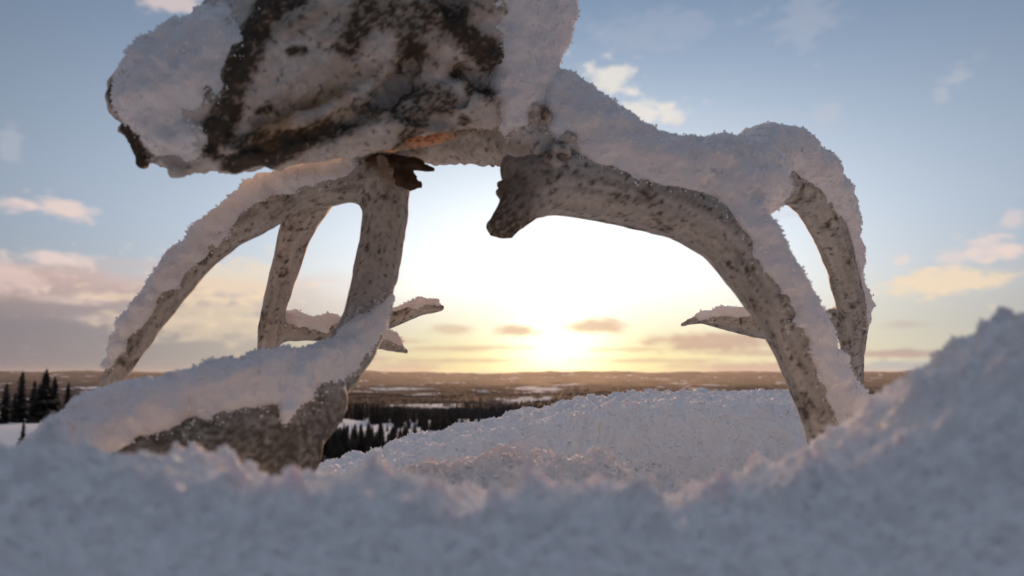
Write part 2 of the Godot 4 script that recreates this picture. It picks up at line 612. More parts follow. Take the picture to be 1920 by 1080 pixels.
func near_snow() -> void:
	var w := 560
	var rows := PackedFloat32Array()
	var d := 0.075
	while d < 2.4:
		rows.append(d)
		d *= 1.0045
	var verts := PackedVector3Array()
	verts.resize(w * rows.size())
	var m := 0
	for dd in rows:
		var hw := dd * 0.86 + 0.05
		for i in w:
			var x := (i / float(w - 1) * 2.0 - 1.0) * hw
			var y := snow_height(x, -dd)
			var q := Vector3(x, 0.0, -dd)
			var big := lump_a.get_noise_2d(x, -dd)
			var mid := lump_b.get_noise_2d(x, -dd)
			var fine := lump_c.get_noise_2d(x, -dd)
			var fg := sstep(0.42, 0.34, dd)
			var rim := sstep(0.17, 0.22, dd)
			y += (sqrt(absf(big)) - 0.5) * lerpf(0.0170, 0.0055, fg) + (sqrt(absf(mid)) - 0.5) * lerpf(0.0100, 0.0036 + 0.0022 * rim, fg) + fine * lerpf(0.0018, 0.0009 + 0.0009 * rim, fg)
			var tuft := maxf(0.0, lump_b.get_noise_2d(x * 0.8 + 7.0, -dd * 0.8))
			y += tuft * tuft * lerpf(0.003, 0.009 * rim * sstep(0.285, 0.26, dd), fg)
			verts[m] = Vector3(x, y, -dd)
			m += 1
	var o := put("snow_ground", grid(verts, PackedColorArray(), w, rows.size()), snow_mat)
	tag(o, "crumbly snow drifts and mounds lying round the antlers", "", "", "structure")
	var pts := PackedVector3Array()
	var nr := PackedVector3Array()
	for k in 230000:
		var j := rng.randi() % (rows.size() - 2)
		var i := rng.randi() % (w - 1)
		var dd := rows[j]
		if dd < 0.16 or dd > 1.45 or (dd < 0.21 and rng.randf() > 0.35):
			continue
		pts.append(verts[j * w + i])
		nr.append(Vector3(rng.randf() - 0.5, 1.0, rng.randf() - 0.2).normalized() * (1.0 if dd > 0.5 else 0.8))
	var near_p := PackedVector3Array()
	var near_n := PackedVector3Array()
	var far_p := PackedVector3Array()
	var far_n := PackedVector3Array()
	for i in pts.size():
		if pts[i].z > -0.45:
			near_p.append(pts[i]); near_n.append(nr[i])
		else:
			far_p.append(pts[i]); far_n.append(nr[i])
	scatter("snow_crystals", near_p, near_n, 0.0004, 0.0013, 0.5, o)
	scatter("snow_crystals", far_p, far_n, 0.0005, 0.0021, 0.5, o)
	# the same snow, coarser, all round
	w = 240
	var h := 240
	verts = PackedVector3Array()
	for j in h:
		for i in w:
			var x := (i / float(w - 1) * 2.0 - 1.0) * 9.0
			var z := 9.0 - j / float(h - 1) * 18.0
			var y := snow_height(x, z) - 0.035 - maxf(0.0, absf(x) - 1.5) * 0.09 - maxf(0.0, z - 0.1) * 0.24  # unseen ground behind the camera tilted down, shaped to reduce sunlit bounce
			verts.append(Vector3(x, y, z))
	var o2 := put("snow_ground", grid(verts, PackedColorArray(), w, h), snow_mat)
	tag(o2, "open snow on the crown of the hill round the drifts", "", "", "structure")

# ---------------------------------------------------------------- far land
var land_a := noise(1.0, 3, 31)
var land_b := noise(1.0, 4, 32)

# low fells on the horizon: bearing, half width (degrees), height (metres)
var fells := [[-11.8, 2.2, 95.0], [-8.0, 3.0, 45.0], [2.5, 4.2, 70.0], [9.0, 3.0, 50.0], [-30.0, 8.0, 60.0], [-20.0, 4.0, 40.0], [17.0, 4.0, 60.0], [27.0, 6.0, 75.0], [40.0, 6.0, 60.0], [-44.0, 6.0, 80.0]]

func land_height(x: float, z: float) -> float:
	var r := sqrt(x * x + z * z)
	var az := rad_to_deg(atan2(x, -z))
	var lr := log(maxf(r, 1.0)) / log(10.0)
	# profile below the eye against distance
	var keys := [[0.0, -0.75], [1.0, -2.4], [1.6, -6.5], [2.0, -13.0], [2.18, -17.5], [2.28, -18.0], [2.43, -15.0], [2.53, -20.0], [3.0, -52.0], [3.4, -92.0], [3.75, -112.0], [4.0, -96.0], [4.2, -72.0], [4.32, -50.0], [4.42, -44.0]]
	var y := -0.75
	for i in range(1, keys.size()):
		if lr < keys[i][0]:
			y = lerpf(keys[i - 1][1], keys[i][1], (lr - keys[i - 1][0]) / (keys[i][0] - keys[i - 1][0]))
			break
		y = keys[i][1]
	# unseen hill behind the camera, sloped into shade to cut sunlit bounce
	var rear := sstep(62.0, 105.0, absf(az))
	y = lerpf(y, minf(y, -0.75 - minf(r * 0.19, 125.0)), rear)
	# a shoulder of the hill on the left
	var sh := sstep(-24.0, -31.0, az) * exp(-pow((lr - 2.2) / 0.22, 2.0))
	y += sh * 9.2
	y -= sstep(-15.0, -7.0, az) * exp(-pow((lr - 2.42) / 0.09, 2.0)) * 5.5
	var amp := clampf((r - 15.0) * 0.006, 0.0, 26.0)
	y += land_a.get_noise_2d(x / 900.0, z / 900.0) * amp * (0.5 if r < 600.0 else 1.0)
	y += land_a.get_noise_2d(x / 60.0 + 40.0, z / 60.0) * clampf(r * 0.006, 0.0, 1.0)
	if lr > 4.0:
		y += (land_b.get_noise_2d(x / 4200.0, z / 5200.0) * 100.0 - 5.0) * sstep(4.0, 4.25, lr)
	for h in fells:
		y += h[2] * exp(-pow((az - h[0]) / h[1], 2.0)) * sstep(4.14, 4.3, lr)
	return 0.30 + y

func forest(x: float, z: float) -> float:
	var r := sqrt(x * x + z * z)
	var f := land_b.get_noise_2d(x / 800.0 + 9.0, z / 1500.0) * 1.15 + 0.40 + 0.25 * sstep(5000.0, 9000.0, r)
	f += 0.5 * land_b.get_noise_2d(x / 90.0, z / 160.0)
	return f

func far_land() -> void:
	var az := PackedFloat32Array()
	var aa := -180.0
	while aa < 180.01:
		az.append(aa)
		aa += 0.2 if absf(aa + 0.01) < 41.0 else 4.0
	var rows := PackedFloat32Array()
	var r := 3.0
	while r < 28000.0:
		rows.append(r)
		r *= 1.05 if r < 1200.0 else 1.022
	var verts := PackedVector3Array()
	var cols := PackedColorArray()
	for rr in rows:
		for a in az:
			var x := sin(deg_to_rad(a)) * rr
			var z := -cos(deg_to_rad(a)) * rr
			verts.append(Vector3(x, land_height(x, z), z))
			var c := Color(0.78, 0.80, 0.84)
			if rr > 330.0:
				var f := forest(x, z)
				var k := sstep(-0.02, 0.12, f) * sstep(330.0, 420.0, rr)
				c = c.lerp(Color(0.026, 0.03, 0.036).lerp(Color(0.125, 0.13, 0.145), clampf(0.25 + 0.9 * land_b.get_noise_2d(x / 14.0, z / 60.0), 0.0, 1.0) * 0.5), k)
			cols.append(c)
	var m := StandardMaterial3D.new()
	m.vertex_color_use_as_albedo = true
	m.roughness = 1.0
	m.metallic_specular = 0.1
	var o := put("terrain", grid(verts, cols, az.size(), rows.size()), m)
	tag(o, "snowy hillside falling to a wide forested valley and low fells", "", "", "structure")

# a spruce: tapered trunk and a crown of drooping sprays, every spray a few needles-clad faces
func spruce_meshes(s: int, slim: float, whorls: int) -> Array:
	var g := RandomNumberGenerator.new()
	g.seed = s
	var trunk := CylinderMesh.new()
	trunk.top_radius = 0.004
	trunk.bottom_radius = 0.016
	trunk.height = 1.0
	trunk.radial_segments = 6
	trunk.rings = 1
	var st := SurfaceTool.new()
	st.begin(Mesh.PRIMITIVE_TRIANGLES)
	for i in whorls:
		var t := i / float(whorls)
		var y := 0.05 + 0.93 * t
		var rad := slim * (pow(1.0 - t, 0.75) * 0.95 + 0.05) * (0.75 + 0.5 * g.randf())
		if t < 0.1:
			rad *= 0.75
		for b in 7:
			if g.randf() < 0.12:
				continue
			var an := (b + g.randf()) * TAU / 7.0
			var dir := Vector3(cos(an), 0, sin(an))
			var sd := Vector3(-sin(an), 0, cos(an))
			var L := rad * (0.7 + 0.5 * g.randf())
			var droop := (0.35 + 0.4 * g.randf()) * (1.1 - t * 0.7)
			var p0 := Vector3(0, y, 0)
			var p1 := p0 + dir * L * 0.55 + Vector3(0, -L * droop * 0.35, 0)
			var p2 := p0 + dir * L + Vector3(0, -L * droop * 0.85, 0)
			var wd := L * 0.32
			var e0 := p1 + sd * wd + Vector3(0, -wd * 0.6, 0)
			var e1 := p1 - sd * wd + Vector3(0, -wd * 0.6, 0)
			var hang := p1 + Vector3(0, -0.028, 0)
			for tri in [[p0, e0, p2], [p0, p2, e1], [p0, hang, p2], [e0, hang, e1]]:
				for v in tri:
					st.add_vertex(v)
	st.generate_normals()
	return [trunk, st.commit()]

func spruces() -> void:
	var bark := StandardMaterial3D.new()
	bark.albedo_color = Color(0.06, 0.05, 0.045).linear_to_srgb()
	bark.roughness = 1.0
	var needles := StandardMaterial3D.new()
	needles.albedo_color = Color(0.045, 0.048, 0.044).linear_to_srgb()
	needles.roughness = 0.95
	needles.metallic_specular = 0.2
	var kinds := []
	for i in 5:
		kinds.append(spruce_meshes(100 + i, [0.22, 0.27, 0.21, 0.33, 0.26][i], 38))
	var protos := []
	for k in kinds:
		var t := Node3D.new()
		var tr := MeshInstance3D.new()
		tr.name = "trunk"
		tr.mesh = k[0]
		tr.material_override = bark
		tr.position.y = 0.5
		t.add_child(tr, true)
		var cr := MeshInstance3D.new()
		cr.name = "crown"
		cr.mesh = k[1]
		cr.material_override = needles
		t.add_child(cr, true)
		protos.append(t)
	# named spots on the left shoulder: pixel column read off the photograph as bearing (degrees), distance, height, kind
	var left := [[-34.4, 150.0, 7.2, 0, "tall slim dark spruce at the far end of the left ridge row"], [-33.6, 156.0, 9.4, 2, "slim spruce standing just beside the tallest ones on the left ridge"],
		[-32.9, 163.0, 8.0, 0, "thin spruce in the gap of the left ridge row"], [-32.3, 152.0, 9.8, 3, "tallest and broadest dark spruce of the left ridge row"],
		[-31.8, 154.0, 8.4, 1, "spruce leaning close against the tallest one on the left ridge"], [-31.0, 158.0, 7.3, 2, "single spruce at the snow pile end of the left ridge row"],
		[-30.4, 170.0, 4.2, 4, "small dark spruce half hidden behind the snow pile"], [-29.7, 165.0, 6.2, 2, "lone small spruce showing its tip over the snow pile"],
		[-32.6, 166.0, 7.4, 4, "shaded spruce behind the tallest one on the left ridge"], [-33.9, 162.0, 5.6, 1, "low spruce filling in between the slim left ridge trees"]]
	for s in left:
		place(protos[s[3]], s[0], s[1], s[2], s[4], "spruces on the left shoulder of the hill")
	place(protos[2], -33.35, 104.0, 3.6, "young spruce alone on the open snow below the left ridge", "young spruces on open snow")
	place(protos[0], -34.7, 100.0, 2.9, "thin young spruce near the edge of the open snow on the left", "young spruces on open snow")
	place(protos[3], 26.7, 60.0, 8.6, "dark bushy spruce showing between antler and right snow drift", "")
	# the slope between antler and snow mound
	var g := RandomNumberGenerator.new()
	g.seed = 77
	var made := 0
	while made < 290:
		var kind := made % 10
		var a := g.randf_range(-17.0, -6.5)
		var d := g.randf_range(142.0, 196.0)
		var h := g.randf_range(3.2, 6.8)
		if kind == 6:
			d = g.randf_range(196.0, 262.0)
			h = g.randf_range(2.4, 5.2)
		elif kind > 6:
			d = g.randf_range(262.0, 330.0)
			a = g.randf_range(-17.0, -3.0)
			h = g.randf_range(4.0, 8.0)
		var x := sin(deg_to_rad(a)) * d
		var z := -cos(deg_to_rad(a)) * d
		if kind < 6 and land_b.get_noise_2d(x / 16.0, z / 30.0) < -0.12 and g.randf() < 0.8:
			continue
		var where := "dark spruce in the near belt at the foot of the snowy slope"
		var grp := "spruces in the belt at the foot of the slope"
		if kind == 6:
			where = "small lone spruce on the open snow patch between two belts of forest"
			grp = "lone spruces on the snow patch"
		elif kind > 6:
			where = "dark spruce at the forest edge along the top of the snow patch"
			grp = "spruces along the top of the snow patch"
		place(protos[g.randi() % 5], a, d, h, where, grp)
		made += 1
	# the forest beyond, too many to count
	var cone := SurfaceTool.new()
	cone.begin(Mesh.PRIMITIVE_TRIANGLES)
	for tier in 3:
		var y0 := 0.06 + tier * 0.27
		var y1: float = [0.55, 0.8, 1.0][tier]
		var rad: float = [0.15, 0.115, 0.075][tier]
		for k in 6:
			var a0 := k * TAU / 6.0 + tier
			var a1 := (k + 1) * TAU / 6.0 + tier
			cone.add_vertex(Vector3(0, y1, 0))
			cone.add_vertex(Vector3(cos(a0) * rad, y0, sin(a0) * rad))
			cone.add_vertex(Vector3(cos(a1) * rad, y0, sin(a1) * rad))
	cone.generate_normals()
	var cone_mesh := cone.commit()
	var spots: Array[Transform3D] = []
	var tries := 0
	while spots.size() < 90000 and tries < 420000:
		tries += 1
		var a := g.randf_range(-42.0, 42.0)
		var d := g.randf_range(300.0, 6500.0)
		var x := sin(deg_to_rad(a)) * d
		var z := -cos(deg_to_rad(a)) * d
		var f := forest(x, z)
		if (f < 0.0 and g.randf() > 0.05) or (d < 700.0 and g.randf() > 0.5):
			continue
		var hgt := g.randf_range(4.0, 8.5) * lerpf(1.0, 1.3, clampf(d / 3000.0, 0.0, 1.0))
		spots.append(Transform3D(Basis(Vector3.UP, g.randf() * TAU).scaled(Vector3(hgt * 0.9, hgt, hgt * 0.9)), Vector3(x, land_height(x, z) - 0.2, z)))
	var mm := MultiMesh.new()
	mm.transform_format = MultiMesh.TRANSFORM_3D
	mm.mesh = cone_mesh
	mm.instance_count = spots.size()
	for i in spots.size():
		mm.set_instance_transform(i, spots[i])
	var mi := MultiMeshInstance3D.new()
	mi.name = "forest"
	mi.multimesh = mm
	var dusted := needles.duplicate() as StandardMaterial3D
	dusted.albedo_color = Color(0.036, 0.04, 0.046).linear_to_srgb()
	mi.material_override = dusted
	add_child(mi, true)
	tag(mi, "dark spruce forest covering the valley floor below the hill", "forest", "", "stuff")
	for p in protos:
		p.free()

func place(proto: Node3D, a: float, d: float, h: float, label: String, group: String) -> void:
	var t: Node3D = proto.duplicate()
	t.name = numbered("spruce_tree")
	add_child(t, true)
	var x := sin(deg_to_rad(a)) * d
	var z := -cos(deg_to_rad(a)) * d
	t.position = Vector3(x, land_height(x, z) - 0.15, z)
	t.rotation.y = rng.randf() * TAU
	t.scale = Vector3(h, h, h)
	tag(t, label, "tree", group)

# ---------------------------------------------------------------- skull and antlers
var spot_a := noise(150.0, 2, 51)
var spot_b := noise(42.0, 3, 52)
var streak := noise(120.0, 2, 53)
var stain := noise(28.0, 4, 54)
var speck := noise(300.0, 2, 55)

func bone_local(f: Field, p: Vector3, b: int) -> Vector3:
	var q := p - f.a[b]
	var L := f.ba[b].length()
	var ax := f.ba[b] / maxf(L, 1e-6)
	var s := q.dot(ax)
	return (q - ax * s) + ax * (s * 0.09) + f.a[b] * 0.09

func antler_paint(f: Field, p: Vector3, n: Vector3, b: int, dark_groups: Array) -> Color:
	var c := Color(0.56, 0.54, 0.50)
	var lo := bone_local(f, p, b) + Vector3(f.grp[b] * 0.31, 0, 0)
	var st := streak.get_noise_3dv(lo)
	c = c * (1.0 + 0.34 * st)
	var crack := absf(streak.get_noise_3dv(lo * 0.8 + Vector3(3, 1, 2)))
	c = c.lerp(Color(0.13, 0.11, 0.09), sstep(0.055, 0.0, crack) * 0.55)
	var area := spot_b.get_noise_3dv(p)
	var sp := sstep(0.38, 0.50, spot_a.get_noise_3dv(p * 0.85 + lo * 0.5) + area * 0.5)
	c = c.lerp(Color(0.065, 0.055, 0.048), sp * 0.85)
	c = c.lerp(Color(0.17, 0.135, 0.10), sstep(0.15, 0.6, area) * 0.5)
	c = c.lerp(Color(0.09, 0.08, 0.07), sstep(0.30, 0.5, speck.get_noise_3dv(lo * 1.2)) * 0.4)
	if dark_groups.has(f.grp[b]):
		c = c.lerp(Color(0.105, 0.095, 0.08), clampf(0.85 + 0.6 * stain.get_noise_3dv(p * 2.0) + 0.3 * speck.get_noise_3dv(p), 0.0, 1.0))
	return c

func skull_and_antlers() -> void:
	var bone_mat := StandardMaterial3D.new()
	bone_mat.vertex_color_use_as_albedo = true
	bone_mat.roughness = 0.78
	bone_mat.metallic_specular = 0.3
	bone_mat.uv1_triplanar = true
	bone_mat.uv1_scale = Vector3.ONE * 9.0
	bone_mat.albedo_texture = noise_tex(0.05, 5, 61, Color(0.84, 0.83, 0.82), Color(1, 1, 1))
	bone_mat.normal_enabled = true
	bone_mat.normal_texture = noise_tex(0.045, 5, 62, Color.BLACK, Color.WHITE, true, 5.0)
	bone_mat.normal_scale = 0.18
	var root := Node3D.new()
	root.name = numbered("reindeer_skull")
	root.position = Vector3(0, 0.2, -0.52)
	add_child(root)
	tag(root, "weathered reindeer skull propped upside down on its speckled antlers in the snow", "skull")

	# skull
	var f := Field.new()
	f.n1 = noise(60.0, 4, 71)
	f.n2 = noise(240.0, 3, 72)
	f.amp1 = 0.0044
	f.amp2 = 0.0012
	var k := 0.012
	f.chain([Vector4(-0.2493, 0.4828, -0.4599, 0.0119), Vector4(-0.2307, 0.4464, -0.4581, 0.0103)], 0, k)
	f.chain([Vector4(-0.2568, 0.4847, -0.4537, 0.0024), Vector4(-0.254, 0.4737, -0.4529, 0.0031), Vector4(-0.2471, 0.46, -0.4525, 0.0027), Vector4(-0.2429, 0.4482, -0.4529, 0.0037), Vector4(-0.2372, 0.4404, -0.4528, 0.0027), Vector4(-0.2347, 0.4348, -0.4524, 0.0031)], 0, 0.005)
	f.chain([Vector4(-0.2323, 0.4341, -0.4525, 0.0024), Vector4(-0.2204, 0.4329, -0.4496, 0.0027), Vector4(-0.2154, 0.428, -0.4482, 0.0027), Vector4(-0.2094, 0.426, -0.4484, 0.0023)], 0, 0.005)
	f.chain([Vector4(-0.2206, 0.4826, -0.462, 0.035), Vector4(-0.193, 0.4828, -0.472, 0.0447)], 0, k)
	f.chain([Vector4(-0.193, 0.4828, -0.472, 0.0447), Vector4(-0.1488, 0.515, -0.4884, 0.0655), Vector4(-0.0928, 0.5457, -0.5049, 0.0789), Vector4(-0.0441, 0.567, -0.5226, 0.0814)], 1, k)
	f.chain([Vector4(-0.2125, 0.4352, -0.4574, 0.0075), Vector4(-0.1843, 0.4383, -0.455, 0.0109), Vector4(-0.1365, 0.4485, -0.4538, 0.015), Vector4(-0.0935, 0.4597, -0.4596, 0.0173), Vector4(-0.0705, 0.4673, -0.4668, 0.0155), Vector4(-0.0501, 0.4743, -0.474, 0.0147), Vector4(-0.0255, 0.4833, -0.482, 0.0142)], 2, 0.007)
	f.chain([Vector4(-0.1856, 0.4455, -0.4446, 0.0037), Vector4(-0.1764, 0.4569, -0.4359, 0.0046), Vector4(-0.1672, 0.4842, -0.4276, 0.0052), Vector4(-0.1558, 0.5065, -0.4257, 0.0055), Vector4(-0.1411, 0.5314, -0.4259, 0.0062)], 3, 0.006)
	f.chain([Vector4(-0.1774, 0.4383, -0.4458, 0.0027), Vector4(-0.1392, 0.4515, -0.4399, 0.005), Vector4(-0.1137, 0.4641, -0.4424, 0.005), Vector4(-0.0892, 0.484, -0.452, 0.0045), Vector4(-0.0726, 0.498, -0.4498, 0.0031)], 4, 0.007)
	f.chain([Vector4(-0.0567, 0.4935, -0.4664, 0.0078), Vector4(-0.0391, 0.4852, -0.4685, 0.0071), Vector4(-0.0216, 0.4753, -0.4768, 0.0058)], 4, 0.012)
	f.chain([Vector4(-0.0875, 0.4878, -0.5822, 0.0184), Vector4(-0.0477, 0.4871, -0.5772, 0.0174), Vector4(-0.0124, 0.4785, -0.548, 0.019), Vector4(0.0155, 0.4643, -0.5144, 0.0224)], 5, 0.014)
	f.chain([Vector4(-0.1081, 0.4858, -0.5522, 0.0208), Vector4(-0.1028, 0.4666, -0.5595, 0.0185)], 5, 0.014)
	f.chain([Vector4(-0.035, 0.5205, -0.4575, 0.0105), Vector4(-0.0136, 0.5115, -0.4685, 0.0061)], 6, 0.01)
	f.chain([Vector4(-0.0197, 0.4846, -0.4719, 0.0064), Vector4(-0.0129, 0.4722, -0.4869, 0.0044)], 6, 0.01)
	f.chain([Vector4(0.0093, 0.4758, -0.495, 0.0052), Vector4(0.0194, 0.4803, -0.4944, 0.0056)], 6, 0.008)
	for q in [Vector4(0.0161, 0.4807, -0.4853, 0.0026), Vector4(0.0214, 0.4807, -0.4873, 0.0029), Vector4(0.0244, 0.4774, -0.4887, 0.0026), Vector4(0.0205, 0.4735, -0.4862, 0.0029), Vector4(0.0154, 0.4738, -0.4851, 0.0026), Vector4(0.0192, 0.4708, -0.4895, 0.0022), Vector4(0.0133, 0.4704, -0.4906, 0.0026), Vector4(0.0252, 0.4737, -0.4912, 0.0022)]:
		f.bone(q, q, 6, 0.003)
	# carved hollows
	var fwd := Vector3.ZERO
	f.chain([Vector4(-0.1867, 0.4331, -0.4447, 0.002), Vector4(-0.1456, 0.442, -0.4401, 0.0033), Vector4(-0.1129, 0.453, -0.4404, 0.0046), Vector4(-0.0878, 0.4677, -0.4466, 0.0054), Vector4(-0.0803, 0.4794, -0.4566, 0.0062)], 1, 0.005, 0.016, fwd, 1.0, true)
	f.chain([Vector4(-0.0814, 0.4732, -0.4517, 0.0062), Vector4(-0.0752, 0.4882, -0.4606, 0.0087), Vector4(-0.0622, 0.5025, -0.4485, 0.0034)], 1, 0.004, 0.016, fwd, 1.0, true)
	f.chain([Vector4(-0.0392, 0.5322, -0.444, 0.0082), Vector4(-0.0377, 0.5448, -0.4439, 0.0096)], 1, 0.006, 0.016, fwd, 1.0, true)
	f.chain([Vector4(-0.1018, 0.5009, -0.4326, 0.0017), Vector4(-0.0893, 0.5108, -0.4318, 0.0026)], 1, 0.004, 0.016, fwd, 1.0, true)
	f.chain([Vector4(-0.0412, 0.4743, -0.4611, 0.0014), Vector4(-0.0231, 0.4782, -0.4695, 0.0018)], 1, 0.003, 0.016, fwd, 1.0, true)
	f.chain([Vector4(-0.0653, 0.4623, -0.4558, 0.0048), Vector4(-0.039, 0.4662, -0.47, 0.0035)], 1, 0.006, 0.016, fwd, 1.0, true)
	f.chain([Vector4(-0.0315, 0.4991, -0.4709, 0.0043), Vector4(-0.0196, 0.4886, -0.4706, 0.0054)], 1, 0.006, 0.016, fwd, 1.0, true)
	f.chain([Vector4(-0.1304, 0.4956, -0.4273, 0.0013), Vector4(-0.1176, 0.4999, -0.4276, 0.0016)], 1, 0.004, 0.016, fwd, 1.0, true)
	f.build(0.0016)
	# where moss, dried marrow and soot have stained the bone: lines of points, reach, strength
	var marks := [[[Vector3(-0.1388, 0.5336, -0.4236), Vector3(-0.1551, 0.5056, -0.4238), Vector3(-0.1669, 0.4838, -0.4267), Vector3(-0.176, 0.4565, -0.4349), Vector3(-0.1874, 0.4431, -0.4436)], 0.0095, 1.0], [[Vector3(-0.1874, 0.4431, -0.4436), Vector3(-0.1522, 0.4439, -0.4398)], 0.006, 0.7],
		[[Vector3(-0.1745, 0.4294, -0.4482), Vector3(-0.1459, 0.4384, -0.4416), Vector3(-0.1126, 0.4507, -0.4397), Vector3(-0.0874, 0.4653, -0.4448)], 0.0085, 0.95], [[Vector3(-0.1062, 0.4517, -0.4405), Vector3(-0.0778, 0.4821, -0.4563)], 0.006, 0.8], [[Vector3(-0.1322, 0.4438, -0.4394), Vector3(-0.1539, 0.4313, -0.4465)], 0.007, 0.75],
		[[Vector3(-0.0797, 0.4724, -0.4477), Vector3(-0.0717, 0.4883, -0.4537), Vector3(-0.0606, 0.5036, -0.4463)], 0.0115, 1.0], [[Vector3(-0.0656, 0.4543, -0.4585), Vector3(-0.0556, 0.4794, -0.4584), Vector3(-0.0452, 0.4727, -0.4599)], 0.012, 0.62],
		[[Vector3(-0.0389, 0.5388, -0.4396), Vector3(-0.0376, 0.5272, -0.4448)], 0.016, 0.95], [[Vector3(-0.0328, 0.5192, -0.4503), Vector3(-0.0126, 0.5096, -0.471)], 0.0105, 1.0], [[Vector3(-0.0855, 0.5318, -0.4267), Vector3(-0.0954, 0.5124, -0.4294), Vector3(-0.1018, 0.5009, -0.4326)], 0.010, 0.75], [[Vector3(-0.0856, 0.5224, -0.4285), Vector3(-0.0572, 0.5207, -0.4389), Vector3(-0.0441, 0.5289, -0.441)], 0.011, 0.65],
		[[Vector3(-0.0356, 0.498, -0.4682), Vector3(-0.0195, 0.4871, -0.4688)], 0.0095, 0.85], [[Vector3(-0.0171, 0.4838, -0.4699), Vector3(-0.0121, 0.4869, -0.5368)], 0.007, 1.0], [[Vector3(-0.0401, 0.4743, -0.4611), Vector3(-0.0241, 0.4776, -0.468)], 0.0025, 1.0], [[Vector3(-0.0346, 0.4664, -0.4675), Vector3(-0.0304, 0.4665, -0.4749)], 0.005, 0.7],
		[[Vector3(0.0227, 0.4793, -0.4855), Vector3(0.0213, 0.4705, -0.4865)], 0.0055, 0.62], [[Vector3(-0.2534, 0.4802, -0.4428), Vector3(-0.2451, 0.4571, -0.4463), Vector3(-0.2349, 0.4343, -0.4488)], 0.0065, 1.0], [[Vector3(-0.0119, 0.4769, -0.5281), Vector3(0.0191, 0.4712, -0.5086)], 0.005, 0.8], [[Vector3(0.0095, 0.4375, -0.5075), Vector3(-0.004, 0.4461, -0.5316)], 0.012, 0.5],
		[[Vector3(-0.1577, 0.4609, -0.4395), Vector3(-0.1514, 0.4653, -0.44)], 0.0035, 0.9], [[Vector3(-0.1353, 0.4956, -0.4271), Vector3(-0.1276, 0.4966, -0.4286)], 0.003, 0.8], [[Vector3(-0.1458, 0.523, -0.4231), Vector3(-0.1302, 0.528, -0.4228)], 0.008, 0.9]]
	var grain_dir := (Vector3(-0.0888, 0.4815, -0.4503) - Vector3(-0.159, 0.4441, -0.4405)).normalized()
	var ochre_glow := Vector3(-0.1513, 0.4503, -0.4415)  # cheek line: ochre stain plus warm sun glow, painted into the bone colour
	var ochre_glow_end := Vector3(-0.1113, 0.4712, -0.4484)
	var paint := func(p: Vector3, n: Vector3, b: int) -> Color:
		var sk := p - grain_dir * (p.dot(grain_dir) * 0.55)
		var w := stain.get_noise_3dv(sk * 1.25)
		var w2 := speck.get_noise_3dv(sk * 1.1)
		var c := Color(0.72, 0.69, 0.645) * (1.0 + 0.16 * spot_b.get_noise_3dv(p))
		c = c.lerp(Color(0.42, 0.33, 0.24), sstep(0.0, 0.5, w) * 0.6)
		var glow_dist := p.distance_to(Geometry3D.get_closest_point_to_segment(p, ochre_glow, ochre_glow_end)) / 0.0125
		c = c.lerp(Color(0.60, 0.37, 0.17), 0.85 * sstep(1.5, 0.3, glow_dist + 0.8 * w + 0.35 * w2))
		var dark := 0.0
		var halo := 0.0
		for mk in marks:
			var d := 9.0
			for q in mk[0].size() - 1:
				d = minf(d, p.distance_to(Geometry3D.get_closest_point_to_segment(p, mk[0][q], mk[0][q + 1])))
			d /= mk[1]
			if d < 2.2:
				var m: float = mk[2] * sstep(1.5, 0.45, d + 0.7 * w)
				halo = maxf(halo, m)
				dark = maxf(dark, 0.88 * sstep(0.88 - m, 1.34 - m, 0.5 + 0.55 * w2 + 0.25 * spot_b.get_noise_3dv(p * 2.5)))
		dark = maxf(dark, 0.6 * sstep(0.45, 0.53, spot_a.get_noise_3dv(p * 0.9) + 0.3 * w))
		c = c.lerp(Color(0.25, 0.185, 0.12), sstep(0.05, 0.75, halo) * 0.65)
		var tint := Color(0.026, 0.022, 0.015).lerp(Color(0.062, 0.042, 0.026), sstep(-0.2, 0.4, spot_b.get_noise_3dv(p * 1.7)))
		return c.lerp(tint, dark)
	var gname := {0: "muzzle", 1: "braincase", 2: "jaw_edge", 3: "nose_ridge", 4: "cheek_ridge", 5: "pedicle", 6: "bone_knob"}
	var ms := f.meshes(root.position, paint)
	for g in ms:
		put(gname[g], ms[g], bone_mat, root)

	# thin crest of bone along the underside, thin enough for the low sun to glow through
	var thin := bone_mat.duplicate() as StandardMaterial3D
	thin.backlight_enabled = true
	thin.backlight = Color(1.0, 0.86, 0.62)
	var fc := Field.new()
	fc.n1 = noise(200.0, 3, 75)
	fc.n2 = noise(420.0, 2, 76)
	fc.amp1 = 0.0012
	fc.amp2 = 0.0004
	fc.chain([Vector4(-0.1003, 0.4416, -0.4577, 0.0014), Vector4(-0.0775, 0.4426, -0.4586, 0.0021), Vector4(-0.0697, 0.4467, -0.4591, 0.0048), Vector4(-0.0554, 0.45, -0.4607, 0.0052), Vector4(-0.0411, 0.4541, -0.4633, 0.0045), Vector4(-0.0254, 0.4599, -0.4686, 0.0025)], 0, 0.004, 0.012, Vector3(-0.1, 0.45, 0.89).normalized(), 4.5)
	fc.build(0.0012)
	var crest_paint := func(p: Vector3, n: Vector3, b: int) -> Color:
		return Color(0.80, 0.74, 0.58).lerp(Color(0.30, 0.2, 0.1), sstep(0.05, 0.4, speck.get_noise_3dv(p) + stain.get_noise_3dv(p)) * 0.8)
	put("bone_crest", fc.meshes(root.position, crest_paint)[0], thin, root)

	# broken plate and loose flake under the skull
	var fp := Field.new()
	fp.n1 = noise(150.0, 3, 73)
	fp.n2 = f.n2
	fp.amp1 = 0.0032
	fp.amp2 = 0.0006
	fp.chain([Vector4(-0.0986, 0.4579, -0.5303, 0.0103), Vector4(-0.0762, 0.4574, -0.5354, 0.0096), Vector4(-0.0623, 0.4536, -0.5408, 0.004)], 0, 0.006, 0.016, Vector3(0, 0.88, 0.47), 2.4)
